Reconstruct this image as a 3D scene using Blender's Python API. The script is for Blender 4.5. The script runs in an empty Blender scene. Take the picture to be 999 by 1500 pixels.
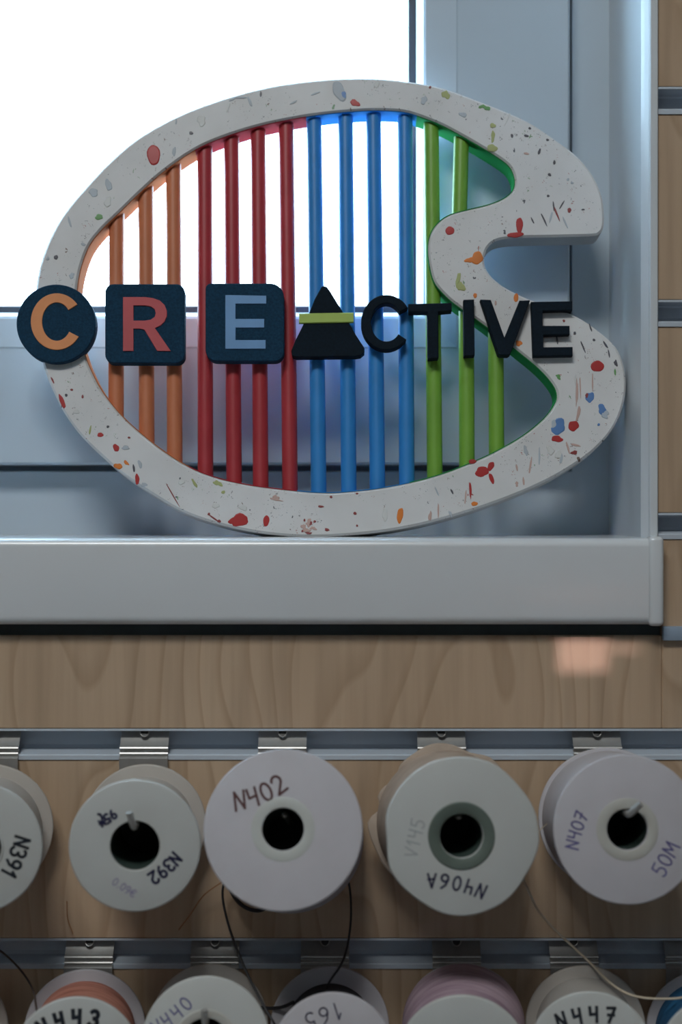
import bpy, bmesh, math, random
from mathutils import Vector, Matrix
random.seed(7)
S = bpy.context.scene
COL = S.collection

# ------------------------------------------------------------------ camera
CAM_Z, CAM_D, PITCH = 1.30, 0.70, math.radians(-0.1)
FPX = 2191.0                                   # focal length in pixels of a 999x1500 frame
cd = bpy.data.cameras.new('camera')
cam = bpy.data.objects.new('camera', cd)
COL.objects.link(cam)
cam.location = (0, -CAM_D, CAM_Z)
cam.rotation_euler = (math.pi / 2 + PITCH, 0, 0)
cd.sensor_fit = 'VERTICAL'
cd.sensor_height = 36.0
cd.lens = FPX / 1500 * 36.0
cd.clip_start = 0.01
cd.dof.use_dof = True
cd.dof.focus_distance = 0.725
cd.dof.aperture_fstop = 5.0
S.camera = cam

# ------------------------------------------------------------------ sky, lamps, exposure
W = bpy.data.worlds.new('overcast_sky')
S.world = W
W.use_nodes = True
wn = W.node_tree.nodes
bg = wn['Background']
bg.inputs['Color'].default_value = (0.50, 0.75, 1.0, 1)
bg.inputs['Strength'].default_value = 14.0

def area(name, loc, sx, sy, energy, color, rot=(0, 0, 0)):
    l = bpy.data.lights.new(name, 'AREA')
    l.shape = 'RECTANGLE'; l.size = sx; l.size_y = sy
    l.energy = energy; l.color = color
    o = bpy.data.objects.new(name, l)
    COL.objects.link(o)
    o.location = loc; o.rotation_euler = rot
    return o

area('ceiling_key_fill_light', (-0.30, -1.2, 2.56), 0.6, 0.4, 17.5, (0.955, 0.965, 0.945))
area('ceiling_key_fill_light', (0.1, -2.7, 2.56), 1.4, 0.6, 2, (0.90, 0.955, 1.0))  # unseen fill light, added to soften the shade on the wall

S.view_settings.view_transform = 'Standard'
S.view_settings.look = 'None'
S.view_settings.exposure = 0.08
S.view_settings.gamma = 1.0
S.view_settings.use_curve_mapping = False

# ------------------------------------------------------------------ measuring: a pixel of the photograph to a point on a real plane
RC = Matrix.Rotation(math.pi / 2 + PITCH, 3, 'X')
CO = Vector((0, -CAM_D, CAM_Z))

def ray(px, py):
    return RC @ Vector(((px - 499.5) / FPX, (750 - py) / FPX, -1.0))

def P(px, py, y=0.0):
    d = ray(px, py)
    return CO + d * ((y + CAM_D) / d.y)

def X(px, y=0.0):
    return P(px, 773, y).x

def Z(py, y=0.0):
    return P(499.5, py, y).z

# ------------------------------------------------------------------ materials
def mat(name, color, rough=0.5, metal=0.0, var=0.08, scale=60.0, bump=0.0, bscale=400.0, spec=0.5, coat=0.0, coat_rough=0.05, stretch=(1, 1, 1), sheen=0.0):
    m = bpy.data.materials.new(name)
    m.use_nodes = True
    nt = m.node_tree; N = nt.nodes; L = nt.links
    b = N['Principled BSDF']
    b.inputs['Roughness'].default_value = rough
    b.inputs['Metallic'].default_value = metal
    b.inputs['Specular IOR Level'].default_value = spec
    b.inputs['Coat Weight'].default_value = coat
    b.inputs['Coat Roughness'].default_value = coat_rough
    b.inputs['Sheen Weight'].default_value = sheen
    tc = N.new('ShaderNodeTexCoord')
    mp = N.new('ShaderNodeMapping'); mp.inputs['Scale'].default_value = stretch
    L.new(tc.outputs['Object'], mp.inputs['Vector'])
    nz = N.new('ShaderNodeTexNoise'); nz.inputs['Scale'].default_value = scale; nz.inputs['Detail'].default_value = 4
    L.new(mp.outputs['Vector'], nz.inputs['Vector'])
    r = N.new('ShaderNodeValToRGB')
    r.color_ramp.elements[0].position = 0.3; r.color_ramp.elements[1].position = 0.7
    lo = [max(0, c * (1 - var)) for c in color]; hi = [min(1, c * (1 + var)) for c in color]
    r.color_ramp.elements[0].color = (*lo, 1); r.color_ramp.elements[1].color = (*hi, 1)
    L.new(nz.outputs['Fac'], r.inputs['Fac'])
    L.new(r.outputs['Color'], b.inputs['Base Color'])
    if bump:
        n2 = N.new('ShaderNodeTexNoise'); n2.inputs['Scale'].default_value = bscale; n2.inputs['Detail'].default_value = 3
        L.new(mp.outputs['Vector'], n2.inputs['Vector'])
        bp = N.new('ShaderNodeBump'); bp.inputs['Strength'].default_value = bump; bp.inputs['Distance'].default_value = 0.0005
        L.new(n2.outputs['Fac'], bp.inputs['Height'])
        L.new(bp.outputs['Normal'], b.inputs['Normal'])
    return m

def wood_mat():
    m = bpy.data.materials.new('maple_laminate')
    m.use_nodes = True
    nt = m.node_tree; N = nt.nodes; L = nt.links
    b = N['Principled BSDF']
    b.inputs['Roughness'].default_value = 0.45
    b.inputs['Specular IOR Level'].default_value = 0.3
    b.inputs['Coat Weight'].default_value = 0.7
    b.inputs['Coat Roughness'].default_value = 0.012
    tc = N.new('ShaderNodeTexCoord')
    mp = N.new('ShaderNodeMapping'); mp.inputs['Scale'].default_value = (1, 1, 0.13)
    L.new(tc.outputs['Object'], mp.inputs['Vector'])
    n0 = N.new('ShaderNodeTexNoise'); n0.inputs['Scale'].default_value = 9; n0.inputs['Detail'].default_value = 2
    mp0 = N.new('ShaderNodeMapping'); mp0.inputs['Scale'].default_value = (1, 1, 0.33)
    L.new(tc.outputs['Object'], mp0.inputs['Vector']); L.new(mp0.outputs['Vector'], n0.inputs['Vector'])
    # growth rings: a saw wave over x, bent by a broad noise so the lines arch like flat-sawn grain
    sx = N.new('ShaderNodeSeparateXYZ'); L.new(tc.outputs['Object'], sx.inputs[0])
    a = N.new('ShaderNodeMath'); a.operation = 'MULTIPLY_ADD'; a.inputs[1].default_value = 0.22
    L.new(n0.outputs['Fac'], a.inputs[0]); L.new(sx.outputs['X'], a.inputs[2])
    k = N.new('ShaderNodeMath'); k.operation = 'MULTIPLY'; k.inputs[1].default_value = 60
    L.new(a.outputs[0], k.inputs[0])
    fr = N.new('ShaderNodeMath'); fr.operation = 'FRACT'; L.new(k.outputs[0], fr.inputs[0])
    rr = N.new('ShaderNodeValToRGB')
    e = rr.color_ramp.elements
    e[0].position = 0.0; e[0].color = (0.0, 0.0, 0.0, 1)
    e[1].position = 1.0; e[1].color = (0.0, 0.0, 0.0, 1)
    x = e.new(0.72); x.color = (0.30, 0.30, 0.30, 1)
    x = e.new(0.93); x.color = (1, 1, 1, 1)
    L.new(fr.outputs[0], rr.inputs['Fac'])
    n1 = N.new('ShaderNodeTexNoise'); n1.inputs['Scale'].default_value = 160; n1.inputs['Detail'].default_value = 5
    mp1 = N.new('ShaderNodeMapping'); mp1.inputs['Scale'].default_value = (1, 1, 0.05)
    L.new(tc.outputs['Object'], mp1.inputs['Vector']); L.new(mp1.outputs['Vector'], n1.inputs['Vector'])
    n3 = N.new('ShaderNodeTexNoise'); n3.inputs['Scale'].default_value = 25; n3.inputs['Detail'].default_value = 2
    L.new(mp.outputs['Vector'], n3.inputs['Vector'])
    c0 = N.new('ShaderNodeValToRGB')
    c0.color_ramp.elements[0].position = 0.3; c0.color_ramp.elements[0].color = (0.51, 0.365, 0.245, 1)
    c0.color_ramp.elements[1].position = 0.7; c0.color_ramp.elements[1].color = (0.585, 0.43, 0.295, 1)
    L.new(n3.outputs['Fac'], c0.inputs['Fac'])
    mx = N.new('ShaderNodeMix'); mx.data_type = 'RGBA'; mx.inputs['B'].default_value = (0.39, 0.265, 0.165, 1)
    f1 = N.new('ShaderNodeMath'); f1.operation = 'MULTIPLY'; f1.inputs[1].default_value = 0.6
    L.new(rr.outputs['Color'], f1.inputs[0]); L.new(f1.outputs[0], mx.inputs['Factor'])
    L.new(c0.outputs['Color'], mx.inputs['A'])
    m2 = N.new('ShaderNodeMix'); m2.data_type = 'RGBA'; m2.blend_type = 'MULTIPLY'; m2.inputs['Factor'].default_value = 0.8
    r1 = N.new('ShaderNodeValToRGB')
    r1.color_ramp.elements[0].position = 0.25; r1.color_ramp.elements[0].color = (0.78, 0.78, 0.78, 1)
    r1.color_ramp.elements[1].position = 0.6; r1.color_ramp.elements[1].color = (1, 1, 1, 1)
    L.new(n1.outputs['Fac'], r1.inputs['Fac'])
    L.new(mx.outputs['Result'], m2.inputs['A']); L.new(r1.outputs['Color'], m2.inputs['B'])
    L.new(m2.outputs['Result'], b.inputs['Base Color'])
    return m

def palette_mat():
    """White emulsion with fine multicoloured paint spatter (tiny dots and dashes)."""
    m = bpy.data.materials.new('spattered_white_paint')
    m.use_nodes = True
    nt = m.node_tree; N = nt.nodes; L = nt.links
    b = N['Principled BSDF']; b.inputs['Roughness'].default_value = 0.55
    tc = N.new('ShaderNodeTexCoord')
    base = N.new('ShaderNodeTexNoise'); base.inputs['Scale'].default_value = 30; base.inputs['Detail'].default_value = 5
    L.new(tc.outputs['Object'], base.inputs['Vector'])
    br = N.new('ShaderNodeValToRGB')
    br.color_ramp.elements[0].position = 0.3; br.color_ramp.elements[0].color = (0.615, 0.62, 0.62, 1)
    br.color_ramp.elements[1].position = 0.65; br.color_ramp.elements[1].color = (0.69, 0.695, 0.70, 1)
    L.new(base.outputs['Fac'], br.inputs['Fac'])
    cur = br.outputs['Color']
    for (sc, thr, keep, sy, seed, cl) in ((300, 0.22, 0.66, 0.7, 0.0, 0.47), (620, 0.30, 0.58, 1.0, 3.1, 0.46), (190, 0.20, 0.86, 0.6, 7.7, 0.50)):
        mp = N.new('ShaderNodeMapping'); mp.inputs['Scale'].default_value = (1, sy, 0.0); mp.inputs['Location'].default_value = (seed, seed * 0.37, 0)
        mp.inputs['Rotation'].default_value = (0, 0, 0.3)
        L.new(tc.outputs['Object'], mp.inputs['Vector'])
        wob = N.new('ShaderNodeTexNoise'); wob.inputs['Scale'].default_value = sc * 1.6
        L.new(mp.outputs['Vector'], wob.inputs['Vector'])
        add = N.new('ShaderNodeMixRGB'); add.blend_type = 'LINEAR_LIGHT'; add.inputs['Fac'].default_value = 0.0025
        L.new(mp.outputs['Vector'], add.inputs['Color1']); L.new(wob.outputs['Color'], add.inputs['Color2'])
        v = N.new('ShaderNodeTexVoronoi'); v.inputs['Scale'].default_value = sc
        L.new(add.outputs['Color'], v.inputs['Vector'])
        sp = N.new('ShaderNodeSeparateColor'); L.new(v.outputs['Color'], sp.inputs[0])
        # a dot only in some cells, radius by cell
        big = N.new('ShaderNodeMath'); big.operation = 'GREATER_THAN'; big.inputs[1].default_value = keep
        L.new(sp.outputs['Red'], big.inputs[0])
        th = N.new('ShaderNodeMath'); th.operation = 'MULTIPLY'; th.inputs[1].default_value = thr
        L.new(sp.outputs['Green'], th.inputs[0])
        lt = N.new('ShaderNodeMath'); lt.operation = 'LESS_THAN'
        L.new(v.outputs['Distance'], lt.inputs[0]); L.new(th.outputs[0], lt.inputs[1])
        mm = N.new('ShaderNodeMath'); mm.operation = 'MULTIPLY'
        L.new(big.outputs[0], mm.inputs[0]); L.new(lt.outputs[0], mm.inputs[1])
        clu = N.new('ShaderNodeTexNoise'); clu.inputs['Scale'].default_value = 22 + seed; clu.inputs['Detail'].default_value = 2
        L.new(tc.outputs['Object'], clu.inputs['Vector'])
        cg = N.new('ShaderNodeMath'); cg.operation = 'GREATER_THAN'; cg.inputs[1].default_value = cl
        L.new(clu.outputs['Fac'], cg.inputs[0])
        m3 = N.new('ShaderNodeMath'); m3.operation = 'MULTIPLY'
        L.new(mm.outputs[0], m3.inputs[0]); L.new(cg.outputs[0], m3.inputs[1])
        cr = N.new('ShaderNodeValToRGB'); cr.color_ramp.interpolation = 'CONSTANT'
        ce = cr.color_ramp.elements
        ce[0].position = 0; ce[0].color = (0.10, 0.11, 0.13, 1)
        ce[1].position = 0.42; ce[1].color = (0.28, 0.32, 0.36, 1)
        for p, c in ((0.66, (0.35, 0.07, 0.06, 1)), (0.80, (0.18, 0.12, 0.10, 1)), (0.93, (0.20, 0.33, 0.20, 1))):
            q = ce.new(p); q.color = c
        L.new(sp.outputs['Blue'], cr.inputs['Fac'])
        mx = N.new('ShaderNodeMix'); mx.data_type = 'RGBA'
        L.new(m3.outputs[0], mx.inputs['Factor']); L.new(cur, mx.inputs['A']); L.new(cr.outputs['Color'], mx.inputs['B'])
        cur = mx.outputs['Result']
    L.new(cur, b.inputs['Base Color'])
    bp = N.new('ShaderNodeBump'); bp.inputs['Strength'].default_value = 0.15; bp.inputs['Distance'].default_value = 0.0006
    L.new(base.outputs['Fac'], bp.inputs['Height']); L.new(bp.outputs['Normal'], b.inputs['Normal'])
    return m

def glass_mat():
    m = bpy.data.materials.new('window_glass')
    m.use_nodes = True
    nt = m.node_tree; N = nt.nodes; L = nt.links
    N.remove(N['Principled BSDF'])
    t = N.new('ShaderNodeBsdfTransparent'); t.inputs['Color'].default_value = (0.96, 0.98, 0.97, 1)
    g = N.new('ShaderNodeBsdfGlossy'); g.inputs['Roughness'].default_value = 0.01
    fr = N.new('ShaderNodeFresnel'); fr.inputs['IOR'].default_value = 1.45
    mx = N.new('ShaderNodeMixShader')
    ge = N.new('ShaderNodeNewGeometry')
    of = N.new('ShaderNodeMath'); of.operation = 'SUBTRACT'; of.inputs[0].default_value = 1.0; L.new(ge.outputs['Backfacing'], of.inputs[1])
    ml = N.new('ShaderNodeMath'); ml.operation = 'MULTIPLY'; L.new(fr.outputs[0], ml.inputs[0]); L.new(of.outputs[0], ml.inputs[1])
    L.new(ml.outputs[0], mx.inputs[0]); L.new(t.outputs[0], mx.inputs[1]); L.new(g.outputs[0], mx.inputs[2])
    L.new(mx.outputs[0], N['Material Output'].inputs['Surface'])
    return m

def thread_mat(name, color, dark):
    """Wound thread: fine turns around the core (rings along the local axis and around it)."""
    m = bpy.data.materials.new(name)
    m.use_nodes = True
    nt = m.node_tree; N = nt.nodes; L = nt.links
    b = N['Principled BSDF']; b.inputs['Roughness'].default_value = 0.6
    tc = N.new('ShaderNodeTexCoord')
    mp = N.new('ShaderNodeMapping'); mp.inputs['Scale'].default_value = (0.06, 0.06, 1)
    L.new(tc.outputs['Object'], mp.inputs['Vector'])
    nz = N.new('ShaderNodeTexNoise'); nz.inputs['Scale'].default_value = 600; nz.inputs['Detail'].default_value = 4
    L.new(mp.outputs['Vector'], nz.inputs['Vector'])
    r = N.new('ShaderNodeValToRGB')
    r.color_ramp.elements[0].position = 0.35; r.color_ramp.elements[0].color = (*dark, 1)
    r.color_ramp.elements[1].position = 0.6; r.color_ramp.elements[1].color = (*color, 1)
    L.new(nz.outputs['Fac'], r.inputs['Fac']); L.new(r.outputs['Color'], b.inputs['Base Color'])
    bp = N.new('ShaderNodeBump'); bp.inputs['Strength'].default_value = 0.5; bp.inputs['Distance'].default_value = 0.0004
    L.new(nz.outputs['Fac'], bp.inputs['Height']); L.new(bp.outputs['Normal'], b.inputs['Normal'])
    return m

def lit_mat(name, color, strength):
    m = bpy.data.materials.new(name)
    m.use_nodes = True
    b = m.node_tree.nodes['Principled BSDF']
    b.inputs['Base Color'].default_value = (*color, 1)
    b.inputs['Emission Color'].default_value = (*color, 1)
    b.inputs['Emission Strength'].default_value = strength
    return m

WOOD = wood_mat()
ALU = mat('matte_aluminium', (0.50, 0.56, 0.63), 0.65, 0.1, 0.06, 30, stretch=(0.1, 1, 1))
STEEL = mat('galvanised_steel', (0.50, 0.495, 0.48), 0.40, 0.7, 0.08, 120)
DARKSTEEL = mat('dark_hollow', (0.05, 0.05, 0.05), 0.5, 0.6)
PVC = mat('white_window_plastic', (0.50, 0.59, 0.665), 0.28, 0, 0.02, 15, bump=0.02)
SILLW = mat('white_sill_laminate', (0.66, 0.69, 0.715), 0.4, 0, 0.02, 15, bump=0.03, bscale=900, coat=1.0, coat_rough=0.2)
TRIMW = mat('white_corner_profile', (0.62, 0.66, 0.69), 0.3, 0, 0.02, 15, spec=0.35, coat=0.2, coat_rough=0.14)
GASKET = mat('dark_rubber_gasket', (0.045, 0.06, 0.085), 0.5)
SASHSHADE = mat('grey_sash_gap_shade', (0.34, 0.41, 0.48), 0.6)
GAPM = mat('dark_gap_backing', (0.075, 0.10, 0.11), 0.8)
JOINT = mat('grey_blue_joint_strip', (0.25, 0.32, 0.41), 0.45)
GLASS = glass_mat()
PALW = palette_mat()
PALSHADE = mat('shade_greyed_white_paint', (0.50, 0.51, 0.52), 0.5)  # palette sides: white paint greyed, the underside's shade put into the colour
ORANGE = mat('orange_paint', (0.56, 0.185, 0.085), 0.42, var=0.06)
RED = mat('red_paint', (0.40, 0.035, 0.045), 0.42, var=0.08)
BLUE = mat('blue_paint', (0.03, 0.235, 0.60), 0.42, var=0.06)
GREEN = mat('green_paint', (0.18, 0.39, 0.045), 0.42, var=0.08)
EDGEGREEN = mat('emerald_edge_paint', (0.03, 0.26, 0.075), 0.95, var=0.08, spec=0.05)
EDGEORANGE = mat('matte_orange_edge_paint', (0.50, 0.17, 0.07), 0.95, var=0.06, spec=0.05)
EDGERED = mat('matte_red_edge_paint', (0.36, 0.035, 0.045), 0.95, var=0.06, spec=0.05)
EDGEBLUE = mat('matte_blue_edge_paint', (0.03, 0.20, 0.50), 0.95, var=0.06, spec=0.05)
GLAREBLACK = mat('glare_lifted_black_felt', (0.009, 0.040, 0.080), 0.9, var=0.25, scale=900, bump=0.3, bscale=1500, spec=0.2)  # black felt; veiling window glare is put into the navy base colour
BLACK = mat('black_lettering', (0.004, 0.011, 0.020), 0.85, var=0.2, scale=700, bump=0.2, spec=0.2)
LIME = mat('lime_band', (0.36, 0.50, 0.09), 0.5)
LORANGE = mat('orange_letter', (0.70, 0.27, 0.10), 0.6)
LRED = mat('red_letter', (0.48, 0.075, 0.085), 0.6)
LBLUE = mat('blue_letter', (0.15, 0.32, 0.58), 0.6)
BLOTS = {'red': mat('red_splash', (0.42, 0.025, 0.025), 0.4), 'orange': mat('orange_splash', (0.70, 0.20, 0.03), 0.4),
         'green': mat('green_splash', (0.12, 0.32, 0.10), 0.4), 'olive': mat('olive_splash', (0.38, 0.42, 0.17), 0.5),
         'blue': mat('blue_splash', (0.10, 0.22, 0.48), 0.4), 'gray': mat('grey_splash', (0.42, 0.47, 0.52), 0.5),
         'dark': mat('dark_splash', (0.08, 0.08, 0.10), 0.4), 'pink': mat('faded_red_splash', (0.52, 0.36, 0.32), 0.5),
         'wash': mat('washed_grey_splash', (0.61, 0.62, 0.61), 0.5), 'maroon': mat('maroon_splash', (0.26, 0.05, 0.05), 0.4)}
SPOOLW = mat('white_spool_plastic', (0.50, 0.515, 0.50), 0.42, var=0.03, scale=40)
SPOOLC = mat('white_spool_card', (0.49, 0.475, 0.505), 0.7, var=0.03, scale=80)
BACKW = mat('cream_spool_plastic', (0.47, 0.435, 0.395), 0.5, var=0.05)
CARD = mat('torn_beige_card', (0.43, 0.35, 0.285), 0.8, var=0.12, scale=90, bump=0.3, bscale=300)
COREG = mat('grey_green_core', (0.10, 0.13, 0.11), 0.55)
CORED = mat('dark_green_core', (0.055, 0.085, 0.075), 0.4)
BORESHADE = mat('black_bore_shade', (0.012, 0.02, 0.02), 0.6)
COLLARG = mat('pale_green_collar', (0.45, 0.465, 0.445), 0.5, var=0.04)
COLLAR = mat('cream_collar', (0.45, 0.445, 0.41), 0.5, var=0.04)
MILK = mat('clear_wound_line', (0.48, 0.46, 0.43), 0.35, var=0.04)
INKB = mat('black_marker', (0.008, 0.012, 0.02), 0.5)
INKBR = mat('brown_marker', (0.07, 0.018, 0.018), 0.5)
INKP = mat('blue_violet_pen', (0.10, 0.09, 0.24), 0.5)
INKV = mat('faint_violet_print', (0.26, 0.22, 0.36), 0.5)
INKG = mat('faint_pencil', (0.34, 0.36, 0.37), 0.5)
INKN = mat('navy_marker', (0.012, 0.012, 0.05), 0.5)
T_PINK = thread_mat('salmon_thread', (0.60, 0.27, 0.20), (0.34, 0.11, 0.08))
T_BLACK = thread_mat('black_cord', (0.022, 0.024, 0.034), (0.008, 0.009, 0.014))
T_MAUVE = thread_mat('mauve_thread', (0.52, 0.39, 0.46), (0.30, 0.20, 0.26))
T_BLUE = thread_mat('blue_thread', (0.02, 0.14, 0.30), (0.01, 0.07, 0.17))
C_BLACK = mat('black_loose_cord', (0.02, 0.02, 0.024), 0.6)
C_BROWN = mat('dark_brown_loose_cord', (0.05, 0.035, 0.03), 0.6)
C_CREAM = mat('cream_loose_cord', (0.55, 0.47, 0.36), 0.5)
C_ORANGE = mat('orange_loose_thread', (0.36, 0.18, 0.08), 0.5)
PLASTER = mat('pale_plaster', (0.25, 0.245, 0.235), 0.8)
FLOORM = mat('grey_floor', (0.2, 0.19, 0.18), 0.6)
LAMPLIT = lit_mat('warm_lit_diffuser', (1.0, 0.56, 0.42), 11.0)

# ------------------------------------------------------------------ mesh helpers
def link(name, me, mats, parent=None):
    o = bpy.data.objects.new(name, me)
    COL.objects.link(o)
    for m in (mats if isinstance(mats, (list, tuple)) else [mats]):
        me.materials.append(m)
    if parent is not None:
        o.parent = parent
    return o

def mesh(name, verts, faces, mats, parent=None, smooth=False, fm=None):
    me = bpy.data.meshes.new(name)
    me.from_pydata([tuple(v) for v in verts], [], faces)
    o = link(name, me, mats, parent)
    if fm:
        for p, i in zip(me.polygons, fm):
            p.material_index = i
    bm = bmesh.new(); bm.from_mesh(me)
    bmesh.ops.recalc_face_normals(bm, faces=bm.faces)
    bm.to_mesh(me); bm.free()
    if smooth:
        me.polygons.foreach_set('use_smooth', [True] * len(me.polygons))
        me.set_sharp_from_angle(angle=math.radians(40))
    return o

def box(name, x0, x1, y0, y1, z0, z1, m, parent=None, bev=0.0, seg=2):
    bm = bmesh.new()
    bmesh.ops.create_cube(bm, size=1.0)
    c = ((x0 + x1) / 2, (y0 + y1) / 2, (z0 + z1) / 2); d = (x1 - x0, y1 - y0, z1 - z0)
    for v in bm.verts:
        v.co = Vector((c[0] + v.co.x * d[0], c[1] + v.co.y * d[1], c[2] + v.co.z * d[2]))
    if bev:
        bmesh.ops.bevel(bm, geom=bm.edges[:], offset=bev, segments=seg, affect='EDGES', profile=0.5)
    me = bpy.data.meshes.new(name); bm.to_mesh(me); bm.free()
    o = link(name, me, m, parent)
    if bev:
        me.polygons.foreach_set('use_smooth', [True] * len(me.polygons)); me.set_sharp_from_angle(angle=math.radians(35))
    return o

def prof_x(name, prof, x0, x1, m, parent=None, closed=True, smooth=False):
    """A (y, z) profile extruded along x."""
    n = len(prof)
    v = [(x0, y, z) for y, z in prof] + [(x1, y, z) for y, z in prof]
    f = [(i, (i + 1) % n, n + (i + 1) % n, n + i) for i in range(n if closed else n - 1)]
    if closed:
        f += [tuple(range(n)), tuple(range(2 * n - 1, n - 1, -1))]
    return mesh(name, v, f, m, parent, smooth)

def frame_rect(name, loops, m, parent):
    """Rectangular window member with mitred corners: loops of (x0, x1, z0, z1, y) from outside in, joined one to the next."""
    v = []; f = []
    for (x0, x1, z0, z1, y) in loops:
        v += [(x0, y, z0), (x1, y, z0), (x1, y, z1), (x0, y, z1)]
    for k in range(len(loops) - 1):
        a, b = 4 * k, 4 * k + 4
        for i in range(4):
            j = (i + 1) % 4
            f.append((a + i, a + j, b + j, b + i))
    return mesh(name, v, f, m, parent)

def tube(name, pts, r, m, parent=None, seg=8, caps=True):
    pts = [Vector(p) for p in pts]
    v = []; f = []
    n = len(pts)
    t0 = (pts[1] - pts[0]).normalized()
    up = Vector((0, 0, 1)) if abs(t0.z) < 0.9 else Vector((1, 0, 0))
    nx = t0.cross(up).normalized()
    for i, p in enumerate(pts):
        t = (pts[min(i + 1, n - 1)] - pts[max(i - 1, 0)]).normalized()
        nx = (nx - t * nx.dot(t)).normalized(); ny = t.cross(nx)
        rr = r[i] if isinstance(r, (list, tuple)) else r
        for s in range(seg):
            a = 2 * math.pi * s / seg
            v.append(p + nx * rr * math.cos(a) + ny * rr * math.sin(a))
    for i in range(n - 1):
        for s in range(seg):
            a = i * seg + s; b = i * seg + (s + 1) % seg
            f.append((a, b, b + seg, a + seg))
    if caps:
        f.append(tuple(range(seg))); f.append(tuple(range((n - 1) * seg, n * seg)))
    return mesh(name, v, f, m, parent, smooth=True)

def spline(pts, per=8, closed=False):
    """Catmull-Rom through the points."""
    pts = [Vector(p) for p in pts]; n = len(pts); out = []
    rng = range(n) if closed else range(n - 1)
    for i in rng:
        p1 = pts[i]; p2 = pts[(i + 1) % n]
        p0 = pts[i - 1] if (closed or i > 0) else p1 * 2 - p2
        p3 = pts[(i + 2) % n] if (closed or i + 2 < n) else p2 * 2 - p1
        for k in range(per):
            t = k / per
            out.append(0.5 * ((2 * p1) + (p2 - p0) * t + (2 * p0 - 5 * p1 + 4 * p2 - p3) * t * t + (3 * p1 - p0 - 3 * p2 + p3) * t ** 3))
    if not closed:
        out.append(pts[-1])
    return out

def lathe(name, prof, m, parent=None, seg=64, closed=False, rf=None, fm=None):
    """(radius, height) profile around local Z; rf(angle) scales the radius for an uneven rim."""
    v = []; f = []; mi = []
    n = len(prof)
    for s in range(seg):
        a = 2 * math.pi * s / seg
        for (r, h) in prof:
            k = rf(a, r) if rf else 1.0
            v.append((r * k * math.cos(a), r * k * math.sin(a), h))
    for s in range(seg):
        t = (s + 1) % seg
        for i in range(n if closed else n - 1):
            j = (i + 1) % n
            f.append((s * n + i, t * n + i, t * n + j, s * n + j))
            mi.append(fm[i] if fm else 0)
    return mesh(name, v, f, m, parent, smooth=True, fm=mi if fm else None)

def prism(name, outline, w0, w1, m, parent=None, holes=(), chamfer=0.0):
    """Flat outline (list of 2D points in the parent's local plane, front at w1) given thickness along local Z."""
    bm = bmesh.new()
    def loop(pts, w):
        vs = [bm.verts.new((p[0], p[1], w)) for p in pts]
        return vs, [bm.edges.new((vs[i], vs[(i + 1) % len(vs)])) for i in range(len(vs))]
    allp = [outline] + list(holes)
    top = []; te = []
    for k, pts in enumerate(allp):
        q = offset(pts, chamfer, inward=(k == 0)) if chamfer else pts
        vs, es = loop(q, w1)
        top.append(vs); te += es
    bmesh.ops.triangle_fill(bm, edges=te, use_beauty=True, use_dissolve=False)
    be = []
    for vs, pts in zip(top, allp):
        prev = vs
        if chamfer:
            mid = [bm.verts.new((p[0], p[1], w1 - chamfer)) for p in pts]
            for i in range(len(vs)):
                j = (i + 1) % len(vs)
                bm.faces.new((prev[i], prev[j], mid[j], mid[i]))
            prev = mid
        lo = [bm.verts.new((p[0], p[1], w0)) for p in pts]
        for i in range(len(vs)):
            j = (i + 1) % len(vs)
            bm.faces.new((prev[i], prev[j], lo[j], lo[i]))
            e = bm.edges.get((lo[i], lo[j]))
            be.append(e)
    bmesh.ops.triangle_fill(bm, edges=be, use_beauty=True, use_dissolve=False)
    bmesh.ops.recalc_face_normals(bm, faces=bm.faces)
    me = bpy.data.meshes.new(name); bm.to_mesh(me); bm.free()
    return link(name, me, m, parent)

def area2(pts):
    return 0.5 * sum(pts[i][0] * pts[(i + 1) % len(pts)][1] - pts[(i + 1) % len(pts)][0] * pts[i][1] for i in range(len(pts)))

def offset(pts, d, inward=True):
    s = 1 if area2(pts) > 0 else -1
    out = []
    n = len(pts)
    for i in range(n):
        a = Vector(pts[i - 1][:2]); b = Vector(pts[(i + 1) % n][:2])
        t = (b - a).normalized()
        nn = Vector((-t.y, t.x)) * s
        p = Vector(pts[i][:2]) + nn * (d if inward else -d)
        out.append((p.x, p.y))
    return out

def empty(name, loc=(0, 0, 0)):
    o = bpy.data.objects.new(name, None)
    COL.objects.link(o); o.location = loc
    o.empty_display_size = 0.02
    return o

def tag(o, label=None, cat=None, group=None, kind=None):
    for k, v in (('label', label), ('category', cat), ('group', group), ('kind', kind)):
        if v: o[k] = v
    return o

# ------------------------------------------------------------------ room shell
RX, RY, RZ = 2.0, -3.4, 2.6
def struct(o, label=None, cat=None):
    return tag(o, label, cat, kind='structure')

struct(box('floor', -RX, RX, RY, 0.3, -0.05, 0.0, FLOORM), 'plain grey floor of the room below the slatted wall', 'floor')
struct(box('ceiling', -RX, RX, RY, 0.3, RZ, RZ + 0.05, PLASTER), 'plain pale ceiling above the window', 'ceiling')
struct(box('wall_left', -RX - 0.05, -RX, RY, 0.3, 0, RZ, PLASTER), 'plain pale side wall left of the window', 'wall')
struct(box('wall_right', RX, RX + 0.05, RY, 0.3, 0, RZ, PLASTER), 'plain pale side wall right of the window', 'wall')
struct(box('wall_back', -RX, RX, RY - 0.05, RY, 0, RZ, PLASTER), 'plain pale wall facing the window', 'wall')

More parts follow.
